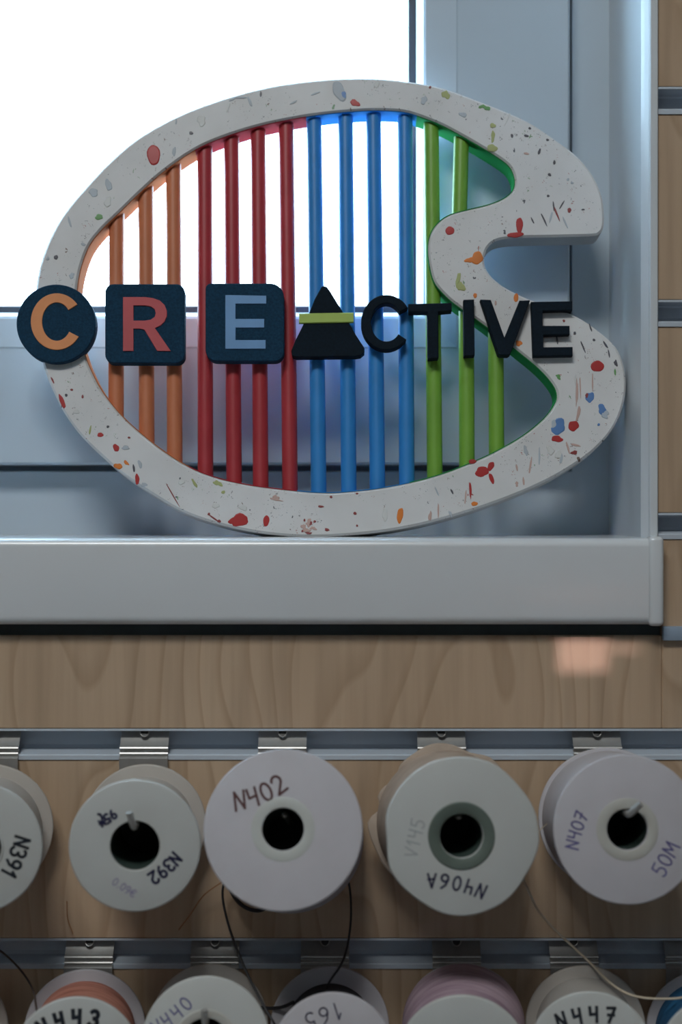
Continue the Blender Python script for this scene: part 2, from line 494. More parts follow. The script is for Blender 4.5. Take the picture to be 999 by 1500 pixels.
# slatted wall: boards with aluminium channels between them
XW0, XW1 = -1.10, X(962.5)            # window opening: left jamb, outer edge of right corner profile
XREV = 0.1415                         # inner face of right reveal
ZSILL = Z(788.5, -0.010)                # top of the sill
ZTOPW = 2.25
slat = empty('wall_front', (0, 0, 0))
struct(slat, 'maple slatted display wall with horizontal metal channels around the window', 'wall')
tops = [128, 440, 752, 1068, 1375]; bots = [167, 478, 789, 1112, 1418]
gro = [(Z(a), Z(b)) for a, b in zip(tops, bots)]
z = gro[0][0]
while z + 0.1 < RZ - 0.02:
    z += 0.1; gro.insert(0, (z, z - 0.0125))
z = gro[-1][0]
while z - 0.1 > 0.03:
    z -= 0.1; gro.append((z, z - 0.0135))
def board(x0, x1, z0, z1):
    return box('plank', x0, x1, 0.0, 0.015, z0, z1, WOOD, slat, bev=0.0006, seg=1)
def channel(x0, x1, zt, zb):
    h = zt - zb
    pr = [(-0.0002, zt + 0.0002), (-0.0003, zt - 0.0008), (0.0010, zt - 0.0010), (0.0115, zt - 0.0010), (0.0120, zt - 0.002), (0.0110, zb + 0.0052), (0.0100, zb + 0.0036), (0.0010, zb + 0.0024),
          (-0.0003, zb + 0.0023), (-0.0006, zb + 0.0018), (-0.0006, zb - 0.0002), (0.0, zb - 0.0002), (0.0, zb + 0.0012), (0.0165, zb + 0.0012), (0.0165, zt - 0.0006), (0.0, zt - 0.0006), (0.0, zt + 0.0002)]
    return prof_x('metal_channel', pr, x0, x1, ALU, slat)
edge_hi = RZ
ZGAP = Z(931)                          # top edge of the board under the sill
for k, (zt, zb) in enumerate(gro + [(0.0, -1)]):
    z1, z0 = edge_hi, zt
    if z0 >= ZTOPW - 0.05 or z1 <= ZSILL - 0.02 and k > 0:
        board(-RX, RX, z0, z1)
    elif z1 <= ZSILL + 0.02:           # the row that carries the sill
        xs = X(970)
        board(-RX, xs, z0, ZGAP); board(xs, RX, z0, z1); board(-RX, XW0, ZGAP + 0.005, z1)
    else:
        board(XW1, RX, z0, z1); board(-RX, XW0, z0, z1)
    if k < len(gro):
        if zb > ZTOPW - 0.06 or zt < ZSILL - 0.05:
            channel(-RX, RX, zt, zb)
        else:
            channel(XW1, RX, zt, zb); channel(-RX, XW0, zt, zb)
    edge_hi = zb
box('backing_panel', -RX, RX, 0.017, 0.024, 0, Z(915) - 0.002, GAPM, slat)
box('backing_panel', XW1, RX, 0.017, 0.024, Z(915), RZ, GAPM, slat)
box('backing_panel', -RX, XW0, 0.017, 0.024, Z(915), RZ, GAPM, slat)
box('backing_panel', XW0, XW1, 0.017, 0.024, ZTOPW, RZ, GAPM, slat)

box('gap_shade_strip', -RX, X(969.5), 0.0045, 0.012, ZGAP - 0.001, Z(915) + 0.003, GAPM, slat)  # strip added under the sill, the gap's shade put into its dark colour

# grey-blue joint strip right of the sill end
js = box('trim_1', X(969.5), 1.9, -0.0035, 0.0, Z(937.5), Z(917), JOINT, None, bev=0.0004)
struct(js, 'grey blue strip on the boards right of the sill end', 'trim')

# ------------------------------------------------------------------ window with sill
win = empty('window_1', (0, 0.09, ZSILL))
struct(win, 'white framed window with glowing pale sky behind its glass', 'window')
win_inv = Matrix.Translation((0, -0.09, -ZSILL))
def wpart(o):
    o.data.transform(win_inv); o.parent = win; return o
YS, YO, YG = 0.075, 0.090, 0.099
L0 = XW0 + 0.0
def rect(px, py, y, dl=None, top=None):
    """Right edge at px, lower edge at py; mirrored far left and top out of view."""
    xr = X(px, y); zb = Z(py, y)
    inset = XREV - xr
    return (XW0 + inset, xr, zb, ZTOPW - inset, y)
outer = [(XW0, XREV + 0.004, ZSILL - 0.01, ZTOPW + 0.004, YO + 0.03), (XW0, XREV + 0.004, ZSILL - 0.01, ZTOPW + 0.004, YO)]
wpart(frame_rect('outer_frame', outer + [rect(838, 691, YO), rect(836.5, 690, YO + 0.002), rect(836.5, 690, YO + 0.016), rect(790, 650, YO + 0.016)], PVC, None))
wpart(frame_rect('sash_gap_shade', [rect(842, 696, YO + 0.009), rect(820, 672, YO + 0.009)], SASHSHADE, None))  # strip added in the sash gap; its grey holds the gap's shade
sr = rect(835, 680.5, YS)
def grow(r, d, y):
    return (r[0] - d, r[1] + d, r[2] - d, r[3] + d, y)
wpart(frame_rect('sash_frame', [grow(sr, 0.0, YO + 0.015), grow(sr, 0.0, YS + 0.0015), grow(sr, -0.0012, YS), rect(670, 510, YS), rect(670, 510, YS + 0.02)], PVC, None))
bd = rect(670, 510, YS)
wpart(frame_rect('glazing_bead', [grow(bd, 0.003, YS + 0.004), grow(bd, 0.0002, YS + 0.003), grow(bd, 0.0002, YS - 0.0001), grow(bd, -0.0006, YS - 0.0005), rect(624, 467, YS + 0.0012), rect(620, 463, YS + 0.0024), rect(610, 458.5, YG - 0.010), rect(609.5, 458, YG)], PVC, None))
gk = rect(611, 459.5, YG - 0.006)
wpart(frame_rect('rubber_gasket', [grow(gk, 0.0025, YG + 0.001), grow(gk, 0.0025, YG - 0.0035), rect(598.5, 449, YG - 0.003), rect(597, 447.5, YG - 0.0005)], GASKET, None))
gp = rect(606, 455, YG)
wpart(box('glass_pane', gp[0], gp[1], YG, YG + 0.004, gp[2], gp[3], GLASS))
# reveal on the right, with its corner profile
v = []; pr = [(XREV, YO + 0.002), (XREV, 0.0052), (XREV - 0.0003, 0.0046), (0.1424, 0.0024), (0.1439, 0.0), (0.1441, -0.0016), (0.1445, -0.0021), (XW1 - 0.0004, -0.0023), (XW1, -0.0018), (XW1, 0.016), (XREV + 0.003, 0.016), (XREV + 0.003, YO + 0.002)]
z0, z1 = ZSILL - 0.003, ZTOPW
n = len(pr)
wpart(mesh('corner_profile', [(x, y, z0) for x, y in pr] + [(x, y, z1) for x, y in pr],
           [(i, (i + 1) % n, n + (i + 1) % n, n + i) for i in range(n)], TRIMW))
wpart(box('reveal_panel', XW0 - 0.02, XW0, 0.0, YO + 0.03, ZSILL - 0.03, ZTOPW + 0.02, PVC))
wpart(box('reveal_panel', XW0 - 0.02, XREV + 0.004, 0.0, YO + 0.03, ZTOPW, ZTOPW + 0.02, PVC))
# masonry behind the boards so that no light leaks round the frame
box('masonry', XREV + 0.004, RX, 0.03, 0.30, 0, RZ, PLASTER, slat)
box('masonry', -RX, XW0 - 0.02, 0.03, 0.30, 0, RZ, PLASTER, slat)
box('masonry', XW0 - 0.02, XREV + 0.004, 0.03, 0.30, 0, ZSILL - 0.0225, PLASTER, slat)
box('masonry', XW0 - 0.02, XREV + 0.004, 0.03, 0.30, ZTOPW + 0.02, RZ, PLASTER, slat)
# sill
YF = -0.010
zs0 = Z(915.5, YF)
xe = X(951, YF)
R = 0.004
prof = [(YO + 0.002, ZSILL)] + [(YF + R - R * math.sin(a), ZSILL - R + R * math.cos(a)) for a in [i * math.pi / 12 for i in range(7)]] + \
       [(YF + R - R * math.cos(a), zs0 + R - R * math.sin(a)) for a in [i * math.pi / 12 for i in range(7)]] + \
       [(YF + 0.012, zs0), (YF + 0.012, zs0 + 0.016), (YO + 0.002, zs0 + 0.016)]
wpart(prof_x('sill', prof, XW0 - 0.02, xe, SILLW, None, smooth=True))
cap = wpart(box('sill_end_cap', xe - 0.0002, X(973, YF), YF - 0.0006, 0.0, Z(917.5, YF), ZSILL + 0.0008, SILLW, None, bev=0.0022, seg=4))
cap2 = wpart(box('sill_end_cap', xe - 0.03, X(964, 0.0), 0.0005, YO, zs0 + 0.016, ZSILL - 0.0002, SILLW))

# ------------------------------------------------------------------ palette sign
LEAN = math.radians(7.5)
SB = Vector((0, 0.026, ZSILL))
sign = empty('creative_sign', SB)
sign.rotation_euler = (math.pi / 2 - LEAN, 0, 0)          # local X right, Y up along the lean, Z out of the face
SM = Matrix.Translation(SB) @ Matrix.Rotation(math.pi / 2 - LEAN, 4, 'X')
SI = SM.inverted()
tag(sign, 'white paint-splashed palette sign reading CREACTIVE, leaning on the window', 'sign')
def Q(px, py, w=0.0):
    o = SI @ CO; d = SI.to_3x3() @ ray(px, py)
    p = o + d * ((w - o.z) / d.z)
    return (p.x, p.y)
OUT = [(500, 114), (550, 114), (600, 119), (650, 129), (700, 147), (750, 167), (782, 183), (820, 209), (846, 229), (868, 256), (881, 285), (885, 312), (884, 333), (878, 342), (869, 345), (840, 346), (800, 347), (755, 348), (728, 352), (715, 362), (710, 376), (711, 391), (722, 407), (742, 422), (775, 438), (812, 450), (846, 464), (876, 484), (902, 508), (914, 536), (917, 568), (911, 600), (896, 631), (870, 660), (840, 682), (800, 705), (750, 727), (700, 745), (650, 760), (600, 772), (550, 780), (500, 784.5), (450, 786), (400, 783), (350, 775), (300, 762), (260, 746), (220, 722), (180, 695), (150, 669), (120, 640), (96, 608), (80, 578), (67, 547), (59, 516), (53, 475), (52, 430), (56, 398), (64, 370), (76, 342), (95, 310), (125, 274), (160, 237), (200, 203), (250, 174), (300, 153), (350, 137), (400, 125), (450, 118)]
INN = [(111, 450), (113, 418), (119, 388), (131, 358), (150, 334), (175, 310), (205, 281), (240, 250), (285, 219), (325, 201), (375, 185), (425, 174), (470, 167), (510, 163), (550, 161), (590, 163), (618, 171), (650, 184), (690, 206), (725, 227), (745, 242), (753, 257), (754, 272), (748, 283), (735, 292), (714, 300), (685, 307), (660, 314), (643, 325), (632, 340), (627, 360), (629, 385), (636, 412), (650, 430), (668, 446), (710, 476), (755, 511), (790, 540), (810, 563), (816, 579), (812, 593), (796, 614), (765, 639), (725, 662), (685, 680), (645, 695), (600, 707), (550, 716), (500, 721), (470, 721.5), (435, 719), (375, 712), (325, 702), (285, 688), (250, 668), (215, 642), (180, 611), (152, 577), (136, 549), (124, 520), (114, 485)]
po = [Q(p.x, p.y) for p in spline([(x, y, 0) for x, y in OUT], 4, True)]
pi_ = [Q(p.x, p.y) for p in spline([(x, y, 0) for x, y in INN], 4, True)]
TH = 0.0145
body = prism('palette_board', po, -TH, 0.0, [PALW, PALSHADE], sign, holes=[pi_], chamfer=0.0011)
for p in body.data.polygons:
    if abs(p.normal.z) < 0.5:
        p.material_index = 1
# inner edge painted in four colour bands: thin lining glued on the inner rim
bands = {'orange': [], 'red': [], 'blue': [], 'green': []}
ip = spline([(x, y, 0) for x, y in INN], 4, True)
npt = len(ip)
def band_of(p):
    if p.x < 282: return 'orange'
    if p.x < 438: return 'red'
    if p.x < 606: return 'blue'
    return 'green'
inn_in = offset(pi_, 0.0004, inward=True)
run = []
start = next(i for i in range(npt) if band_of(ip[i]) != band_of(ip[i - 1]))
order = [(start + i) % npt for i in range(npt)]
segs = []
for i in order:
    b = band_of(ip[i])
    if not segs or segs[-1][0] != b:
        segs.append((b, [i]))
    else:
        segs[-1][1].append(i)
MB = {'orange': EDGEORANGE, 'red': EDGERED, 'blue': EDGEBLUE, 'green': EDGEGREEN}
for b, idx in segs:
    idx = idx + [(idx[-1] + 1) % npt]
    v = []; f = []
    for i in idx:
        q = inn_in[i]; q0 = pi_[i]
        v += [(q0[0], q0[1], -0.0006), (q[0], q[1], -0.0009), (q[0], q[1], -TH), (q0[0], q0[1], -TH)]
    for k in range(len(idx) - 1):
        a = 4 * k
        f += [(a, a + 1, a + 5, a + 4), (a + 1, a + 2, a + 6, a + 5), (a + 2, a + 3, a + 7, a + 6)]
    o = mesh('edge_paint', v, f, MB[b], sign)
    o['label'] = b + ' paint on the inner edge'
# rods
RODS = [('orange', ORANGE, [(171, 306, 170, 614), (213.5, 268, 215, 650), (254, 238, 256, 676)]),
        ('red', RED, [(300, 210, 301, 699), (339, 196, 343, 709), (378, 184, 382, 716), (419, 175, 425, 720)]),
        ('blue', BLUE, [(460, 168, 467, 723), (506, 163, 511, 722), (547, 161, 553, 718), (593, 164, 596, 710)]),
        ('green', GREEN, [(631.5, 178, 637, 700), (676, 198, 673, 313), (683, 455, 684, 683), (726, 485, 727.5, 664)])]
for cn, m, lst in RODS:
    for (xa, ya, xb, yb) in lst:
        wz = -0.0062
        a = Q(xa, ya - 2, wz); b = Q(xb, yb + 3, wz)
        tube('rod', [(a[0], a[1], wz), (b[0], b[1], wz)], 0.00385, m, sign, seg=20)['label'] = cn + ' rod'
# lettering
WF = 0.0042
def shp(name, pts, m, w0=-0.0024, w1=WF, holes=(), parent=sign, ch=0.0004):
    return prism(name, [Q(x, y, w1) for x, y in pts], w0, w1, m, parent, holes=[[Q(x, y, w1) for x, y in h] for h in holes], chamfer=ch)
def rrect(x0, y0, x1, y1, r, n=6, rs=None):
    out = []
    rs = rs or (r, r, r, r)
    for (cx, cy, a0), rr in zip(((x1, y0, -90), (x1, y1, 0), (x0, y1, 90), (x0, y0, 180)), rs):
        sx = -1 if cx == x1 else 1; sy = 1 if cy == y0 else -1
        for i in range(n + 1):
            a = math.radians(a0 + 90 * i / n)
            out.append((cx + sx * rr + rr * math.cos(a), cy + sy * rr + rr * math.sin(a)))
    return out
def ring_c(cx, cy, ro_x, ro_y, ri_x, ri_y, a0, a1, n=44):
    """Letter C outline opening to the right between angles a0 (top) and a1 (bottom), degrees, y down."""
    o = []
    for i in range(n + 1):
        a = math.radians(a0 + (a1 - a0) * i / n)
        o.append((cx + ro_x * math.cos(a), cy + ro_y * math.sin(a)))
    for i in range(n, -1, -1):
        a = math.radians(a0 + (a1 - a0) * i / n)
        o.append((cx + ri_x * math.cos(a), cy + ri_y * math.sin(a)))
    return o
d = shp('letter_disc', [(82 + 58 * math.cos(i * math.pi / 36), 474 + 57.5 * math.sin(i * math.pi / 36)) for i in range(72)], GLAREBLACK)
d['label'] = 'round dark disc under the letter C'
LW = WF + 0.0006
sq = d
shp('letter_c', ring_c(83, 471, 38, 41.5, 21.5, 28, -37, -328), LORANGE, WF - 0.0002, LW, parent=sq, ch=0.0002)['label'] = 'orange letter C'
sq = shp('letter_square', rrect(154, 416, 270.5, 531.5, 12), GLAREBLACK)
sq['label'] = 'dark square tile under the letter R'
Rl = [(180, 435), (213, 435), (224, 436.5), (234, 440), (241, 446.5), (244.5, 455), (244.5, 463), (241, 471), (235, 477), (227, 480.5), (250, 514), (230, 514), (211.5, 483), (205, 481.5), (195.5, 481.5), (195.5, 514), (180, 514)]
Rh = [(195.5, 447.5), (212, 447.5), (221, 449), (226.5, 453), (228, 458.5), (226.5, 464), (221, 468), (212, 469.5), (195.5, 469.5)]
shp('letter_r', Rl, LRED, WF - 0.0002, LW, holes=[Rh], parent=sq, ch=0.0002)['label'] = 'red letter R'
sq = shp('letter_square', rrect(301, 415, 416, 529, 14, rs=(20, 14, 17, 8)), GLAREBLACK)
sq['label'] = 'dark square tile under the letter E'
shp('letter_e', [(330, 432), (390, 433), (390, 445), (345, 445), (345, 467), (387, 467), (387, 480), (345, 480), (345, 498), (389, 498), (389, 511), (330, 511)], LBLUE, WF - 0.0002, LW, parent=sq, ch=0.0002)['label'] = 'blue letter E'
shp('brush_letter_a', [(471, 420), (475, 418.5), (479, 420), (484, 427), (503, 458), (521, 490), (534, 510), (534, 516), (528, 521), (521, 522), (434, 523), (428, 521), (426.5, 514), (433, 498), (447, 470), (453, 458), (461, 438)], BLACK)
br_ = bpy.data.objects['brush_letter_a']
br_['label'] = 'black brush shape standing for the letter A'
shp('brush_band', [(438, 459), (518, 457.5), (518, 472), (438, 473.5)], LIME, WF - 0.001, WF + 0.0009, parent=br_)['label'] = 'lime green band across the brush'
shp('letter_c', ring_c(566, 472, 37, 40.5, 22.5, 28, -32, -322), BLACK)['label'] = 'black letter C'
shp('letter_t', [(598, 445), (661.5, 443.5), (662, 455), (642, 456.5), (642.5, 524), (627, 525), (626, 457), (599, 457)], BLACK)['label'] = 'black letter T'
shp('letter_i', [(679, 439), (694.5, 438.5), (695.5, 520), (680, 520.5)], BLACK)['label'] = 'black letter I'
shp('letter_v', [(703.5, 439), (719, 439), (739, 494), (761, 440), (776.5, 440), (748, 518), (745, 520), (733, 520), (730, 518)], BLACK)['label'] = 'black letter V'
shp('letter_e', [(778, 442), (838.5, 441), (838.5, 454.5), (795, 455.5), (795, 477), (834.5, 477), (834.5, 490), (796, 491), (796, 508.5), (839, 508), (839, 521), (781, 522)], BLACK)['label'] = 'black letter E'
# larger paint splashes, each a dab of dried paint on the board
def blot(px, py, rx, ry, c, rot=0.0, jag=0.25, h=0.00025):
    n = 18; ph = [random.uniform(0, 6.28) for _ in range(3)]
    pts = []
    for i in range(n):
        a = 2 * math.pi * i / n
        k = 1 + jag * (0.5 * math.sin(2 * a + ph[0]) + 0.35 * math.sin(3 * a + ph[1]) + 0.3 * math.sin(5 * a + ph[2])) * 0.8
        x, y = rx * k * math.cos(a), ry * k * math.sin(a)
        r = math.radians(rot)
        q = Q(px + x * math.cos(r) - y * math.sin(r), py + x * math.sin(r) + y * math.cos(r))
        pts.append(q)
    cx = sum(p[0] for p in pts) / n; cy = sum(p[1] for p in pts) / n
    v = [(p[0], p[1], 0.00003) for p in pts] + [(cx + (p[0] - cx) * 0.85, cy + (p[1] - cy) * 0.85, h) for p in pts] + [(cx, cy, h * 1.15)]
    f = [(i, (i + 1) % n, n + (i + 1) % n, n + i) for i in range(n)] + [(n + i, n + (i + 1) % n, 2 * n) for i in range(n)]
    return mesh('paint_blot', v, f, BLOTS[c], sign)
B = [(659, 338, 6.5, 6.5, 'red', 0, .1), (761, 330, 5, 12, 'red', 5), (755, 344, 12, 4, 'red', -8), (699, 378, 8, 10, 'orange', 0, .2), (688, 381, 7, 4, 'orange', 0, .4),
     (712, 158, 6, 3.5, 'green', 20, .5), (705, 156, 5, 2, 'green', -20, .4), (653, 139, 6, 6, 'olive', 0, .4), (721, 217, 7, 6, 'olive', 0, .3), (722, 184, 5, 3, 'olive', 0, .4), (722, 200, 3, 8, 'olive', 0, .4),
     (771, 225, 4, 1.8, 'pink', 5), (834, 308, 3, 3.5, 'maroon'), (621, 147, 4.5, 6, 'gray', 10, .4), (678, 168, 7, 3, 'gray', 10, .4), (630, 128, 2, 2, 'maroon'),
     (797, 322, 1.3, 10, 'dark', -25), (815, 312, 1.3, 14, 'maroon', -22), (807, 318, 1.5, 9, 'gray', 15), (823, 300, 1.1, 7, 'dark', 30), (811, 302, 1.2, 7, 'dark', -5), (828, 326, 1.4, 9, 'gray', -25), (780, 323, 1.2, 5, 'dark', -25),
     (812, 238, 2, 3.2, 'dark'), (790, 222, 2, 4.5, 'dark', 15), (771, 199, 3.5, 2, 'dark', 15), (750, 199, 2, 3, 'dark'), (776, 188, 2, 2, 'dark'), (802, 205, 2.2, 2, 'dark'), (805, 256, 3, 2, 'dark', 30), (832, 263, 2, 2, 'gray'), (838, 268, 2.4, 1.6, 'gray'), (854, 307, 2.5, 1.2, 'dark'), (803, 287, 2, 2, 'dark'), (743, 175, 1, 12, 'wash', 25),
     (875, 536.5, 9.5, 8.5, 'red', 0, .12), (864, 582, 6, 8, 'blue', 0, .3), (860, 580, 3, 4, 'maroon', 0, .4), (882, 600, 6, 8, 'blue', -20, .3), (886, 607, 7, 5, 'gray', 30, .6), (840, 624, 7.5, 8, 'red', 0, .2), (818, 625, 10, 12, 'blue', 10, .3), (812, 622, 4, 8, 'gray', 0, .3), (816, 643, 8, 5, 'red', 0, .3),
     (845, 575, 1.8, 20, 'pink', 3, .5), (850, 567, 1.1, 14, 'pink', -2, .4), (847, 606, 2, 14, 'pink', 12, .5), (868, 560, 1, 14, 'pink', 0), (843, 556, 1.2, 8, 'wash', 0), (832, 656, 1.5, 10, 'pink', -15), (843, 652, 8, 1.6, 'pink', 12), (841, 663, 5, 3, 'maroon', -30, .5), (877, 622, 2, 2, 'blue'),
     (756, 436, 3.5, 6.5, 'orange', 8, .1), (760, 503, 4, 5, 'orange', 0, .5), (696, 433, 3, 3.5, 'orange'), (726, 444, 1.5, 4, 'pink'), (818, 552, 4, 3, 'green', 30, .6), (675, 420, 7, 6, 'olive', -30, .5), (671, 409, 3, 10, 'olive', 10, .4),
     (806, 660, 5, 7, 'wash', 0, .6), (818, 666, 6, 5, 'wash', 0, .6), (770, 660, 3, 7, 'gray', -8, .4), (790, 668, 1.3, 14, 'gray', 0), (822, 672, 2, 8, 'gray', 10),
     (902, 532, 3, 4, 'dark', 0, .6), (887, 505, 1.6, 6, 'dark', -35), (865, 480, 1.2, 6, 'dark', -20), (854, 508, 1.2, 9, 'dark', -22), (816, 498, 1.5, 6, 'dark', -10), (826, 470, 2, 2, 'maroon'), (842, 488, 2, 2.4, 'dark'), (870, 498, 2, 2, 'dark'), (892, 518, 1.2, 6, 'dark', -10), (901, 545, 1.4, 5, 'green'),
     (706, 691, 10, 7.5, 'red', 0, .25), (719, 683, 4.5, 7, 'red', 35, .2), (720, 701, 3.2, 8, 'red', -18, .15), (692, 676, 6, 3.2, 'red', -8, .2), (695, 738, 4.5, 3.5, 'orange', 0, .2), (689, 718, 1.6, 14, 'red', -3, .4), (682, 728, 1.3, 10, 'pink', 6), (777, 682, 1.5, 12, 'pink', 8), (757, 685, 1.5, 5, 'pink', -8), (767, 705, 1.5, 6, 'pink', -8), (630, 756, 2.2, 8, 'pink', 12, .4), (642, 748, 1.2, 12, 'pink', 0), (660, 753, 2, 5, 'gray', -35, .5), (640, 720, 1.2, 7, 'gray', -25), (662, 720, 1.4, 4, 'dark', -30), (757, 709, 2.5, 3.5, 'pink', 0, .5),
     (351, 762, 14, 8.5, 'red', -15, .3), (342, 762, 9, 4, 'red', -25, .2), (390, 763, 4.7, 8, 'red', 6, .1), (313, 759, 1.2, 10, 'maroon', -55, .1), (321, 763.5, 3, 2.2, 'maroon'), (306, 753, 2, 2, 'maroon'), (404, 729, 4.5, 4, 'pink', 0, .5), (404, 732, 9, 1.6, 'pink', 10, .5), (452, 766, 4, 5, 'pink', 0, .8), (445, 772, 3, 5, 'pink', 0, .8), (459, 774, 4, 3, 'pink', 0, .8), (449, 777, 5, 3, 'pink', 0, .6), (455, 767, 2.4, 3, 'maroon', 0, .8), (452, 781, 4, 2, 'maroon', 0, .6), (461, 764, 2, 2, 'maroon'), (446, 762, 1.6, 2, 'maroon'), (443, 778, 1.6, 2, 'maroon'), (586, 755, 4.8, 11, 'orange', 5, .2), (564, 754, 4, 10, 'wash', 5, .3), (470, 742, 4, 1.8, 'maroon', 0, .3), (479, 776, 4, 2, 'maroon', 10, .4), (285, 708, 2, 8, 'olive', -35, .3), (319, 708, 6, 4, 'olive', 20, .6), (327, 721, 3, 2.4, 'olive'), (356, 744, 6, 4, 'wash', 0, .5), (520, 752, 2.4, 2.4, 'maroon'), (523, 770, 1.6, 1.6, 'maroon'), (485, 728, 2, 2, 'maroon'), (523, 723, 2, 1.4, 'maroon'),
     (91, 588, 3, 12, 'red', -22, .2), (147, 637, 4.2, 3.6, 'red', 0, .2), (170, 656, 4.2, 6, 'red', -15, .2), (173, 683, 6, 4.5, 'orange', 15, .3), (201, 702, 3.2, 8, 'red', -8, .25), (185, 678, 4.5, 2.5, 'orange', 30, .4), (253, 725, 0.9, 20, 'maroon', -30, .1), (132, 630, 1.4, 7, 'olive', 8), (97, 579, 2.2, 2.2, 'dark'), (77, 557, 1.4, 5, 'maroon', -25), (121, 581, 1.8, 2.6, 'maroon'), (105, 571, 2.4, 1.6, 'maroon'), (158, 625, 2, 2, 'dark'), (189, 641, 2, 1.6, 'maroon'), (211, 710, 4, 3.5, 'gray', 0, .4), (184, 656, 6, 3, 'gray', -10, .4), (205, 680, 2.4, 7, 'gray', -20, .3), (196, 686, 1.6, 6, 'dark', -10), (112, 603, 4, 4, 'wash', 0, .4), (266, 706, 5, 4, 'wash', 0, .3), (316, 741, 5, 4, 'wash', 0, .4),
     (225, 227, 9.5, 15.5, 'red', -8, .12), (340, 146, 5, 1.6, 'gray', -25), (352, 143, 9, 1.8, 'gray', 0), (366, 149, 2, 8, 'gray', -20), (334, 158, 1.6, 8, 'wash', 20), (497, 134, 9, 15, 'gray', -25, .2), (502, 138, 5, 7, 'blue', -20, .3), (520, 151, 7.5, 4.5, 'red', 10, .4), (145, 318, 6, 4, 'green', 0, .3), (137, 282, 7, 6, 'gray', 0, .3), (159, 271, 5, 8, 'gray', -15, .3), (158, 296, 5, 8, 'wash', 0, .4), (295, 177, 7, 7, 'wash', 0, .5), (82, 377, 3.4, 3.2, 'dark'), (280, 195, 3, 2.6, 'dark'), (102, 325, 1.6, 9, 'gray', -15), (105, 404, 4, 4, 'gray', 0, .5), (70, 379, 2.4, 2.6, 'gray'), (122, 358, 4, 2, 'gray', 20), (382, 138, 1.6, 4, 'dark'), (258, 178, 1.2, 5, 'gray', 5), (462, 137, 8, 1.2, 'gray', -20), (430, 150, 6, 1.4, 'gray', -30), (552, 124, 4, 5, 'wash', 0, .4), (255, 222, 3, 6, 'gray', 0, .4)]
for b in B:
    px, py, rx, ry, c = b[:5]
    blot(px, py, rx, ry, c, b[5] if len(b) > 5 else 0, b[6] if len(b) > 6 else 0.2)

# ------------------------------------------------------------------ handwriting strokes (unit box 0..1 high)
def arc(cx, cy, rx, ry, a0, a1, n=10):
    return [(cx + rx * math.cos(math.radians(a0 + (a1 - a0) * i / n)), cy + ry * math.sin(math.radians(a0 + (a1 - a0) * i / n))) for i in range(n + 1)]
GL = {'N': [[(0, 0), (0.06, 1), (0.5, 0.05), (0.58, 1.02)]], '1': [[(0.02, 0.68), (0.24, 1.0), (0.22, 0.0)]],
      '2': [arc(0.27, 0.72, 0.25, 0.28, 165, -35, 9) + [(0.02, 0.02), (0.6, 0.05)]], '3': [arc(0.22, 0.75, 0.24, 0.25, 150, -85, 9) + arc(0.22, 0.25, 0.28, 0.26, 80, -150, 9)],
      '4': [[(0.04, 1.0), (0.06, 0.5), (0.5, 0.55)], [(0.5, 1.0), (0.45, 0.0)]], '5': [[(0.55, 1.0), (0.12, 0.97), (0.08, 0.58)] + arc(0.24, 0.3, 0.27, 0.3, 100, -140, 10)],
      '6': [[(0.5, 1.0), (0.2, 0.75), (0.03, 0.35)] + arc(0.28, 0.25, 0.25, 0.25, 170, -190, 14)], '7': [[(0.02, 0.95), (0.52, 1.0), (0.2, 0.0)], [(0.1, 0.5), (0.5, 0.54)]],
      '9': [arc(0.26, 0.72, 0.24, 0.26, 20, 380, 14) + [(0.5, 0.6), (0.42, 0.25), (0.2, 0.0)]], '0': [arc(0.28, 0.5, 0.26, 0.48, 90, 450, 18)],
      'A': [[(0, 0), (0.3, 1.0), (0.58, 0.0)], [(0.08, 0.36), (0.56, 0.4)]], 'M': [[(0, 0), (0.08, 1), (0.36, 0.35), (0.62, 1), (0.74, 0)]],
      '.': [[(0.1, 0.0), (0.16, 0.08)]], 'V': [[(0.0, 0.9), (0.22, 0.0), (0.55, 1.0)]], 'E': [arc(0.4, 0.5, 0.35, 0.48, 45, 315, 12), [(-0.05, 0.6), (0.5, 0.6)], [(-0.05, 0.42), (0.45, 0.42)]],
      'x': [[(0.0, 0.95), (0.5, 0.2)], [(0.5, 0.95), (0.0, 0.2), (-0.1, -0.3), (0.1, -0.5)], [(-0.1, 0.6), (0.6, 0.55)]]}
WID = {'1': 0.42, '.': 0.3, 'M': 0.95, '7': 0.68}
def write(root, text, center, angle, height, m, thick, front, gap=0.16, bend=0.0, label=None):
    """Marker strokes lying on the flange: center in root-local x, y; angle in degrees; bend curls the line of text (degrees per unit)."""
    tot = sum(WID.get(c, 0.6) + gap for c in text) - gap
    u = -tot / 2; v = []; f = []
    for ci, c in enumerate(text):
        w = WID.get(c, 0.6)
        mid = u + w / 2
        th = math.radians(bend * mid)
        ca, sa = math.cos(th), math.sin(th)
        for st in GL[c]:
            pts = []
            for (x, y) in st:
                lx = (x - w / 2); ly = y - 0.5
                gx = mid + lx * ca - ly * sa; gy = lx * sa + ly * ca + 0.5 * math.radians(bend) * mid * mid
                a = math.radians(angle)
                pts.append(Vector((center[0] + height * (gx * math.cos(a) - gy * math.sin(a)), center[1] + height * (gx * math.sin(a) + gy * math.cos(a)))))
            for p, q in zip(pts, pts[1:]):
                t = q - p
                if t.length < 1e-9: continue
                t = t.normalized(); e = thick * 0.5
                nn = Vector((-t.y, t.x)) * e
                a0 = p - t * e * 0.7; a1 = q + t * e * 0.7
                base = len(v); h_ = front + 0.0001 + 0.000002 * (len(f) % 40)
                for c_ in (a0 + nn, a0 - nn, a1 - nn, a1 + nn):
                    v.append((c_.x, c_.y, h_))
                f.append((base, base + 1, base + 2, base + 3))
        u += w + gap
    o = mesh('marker_writing', v, f, m, root)
    if label: o['label'] = label
    return o

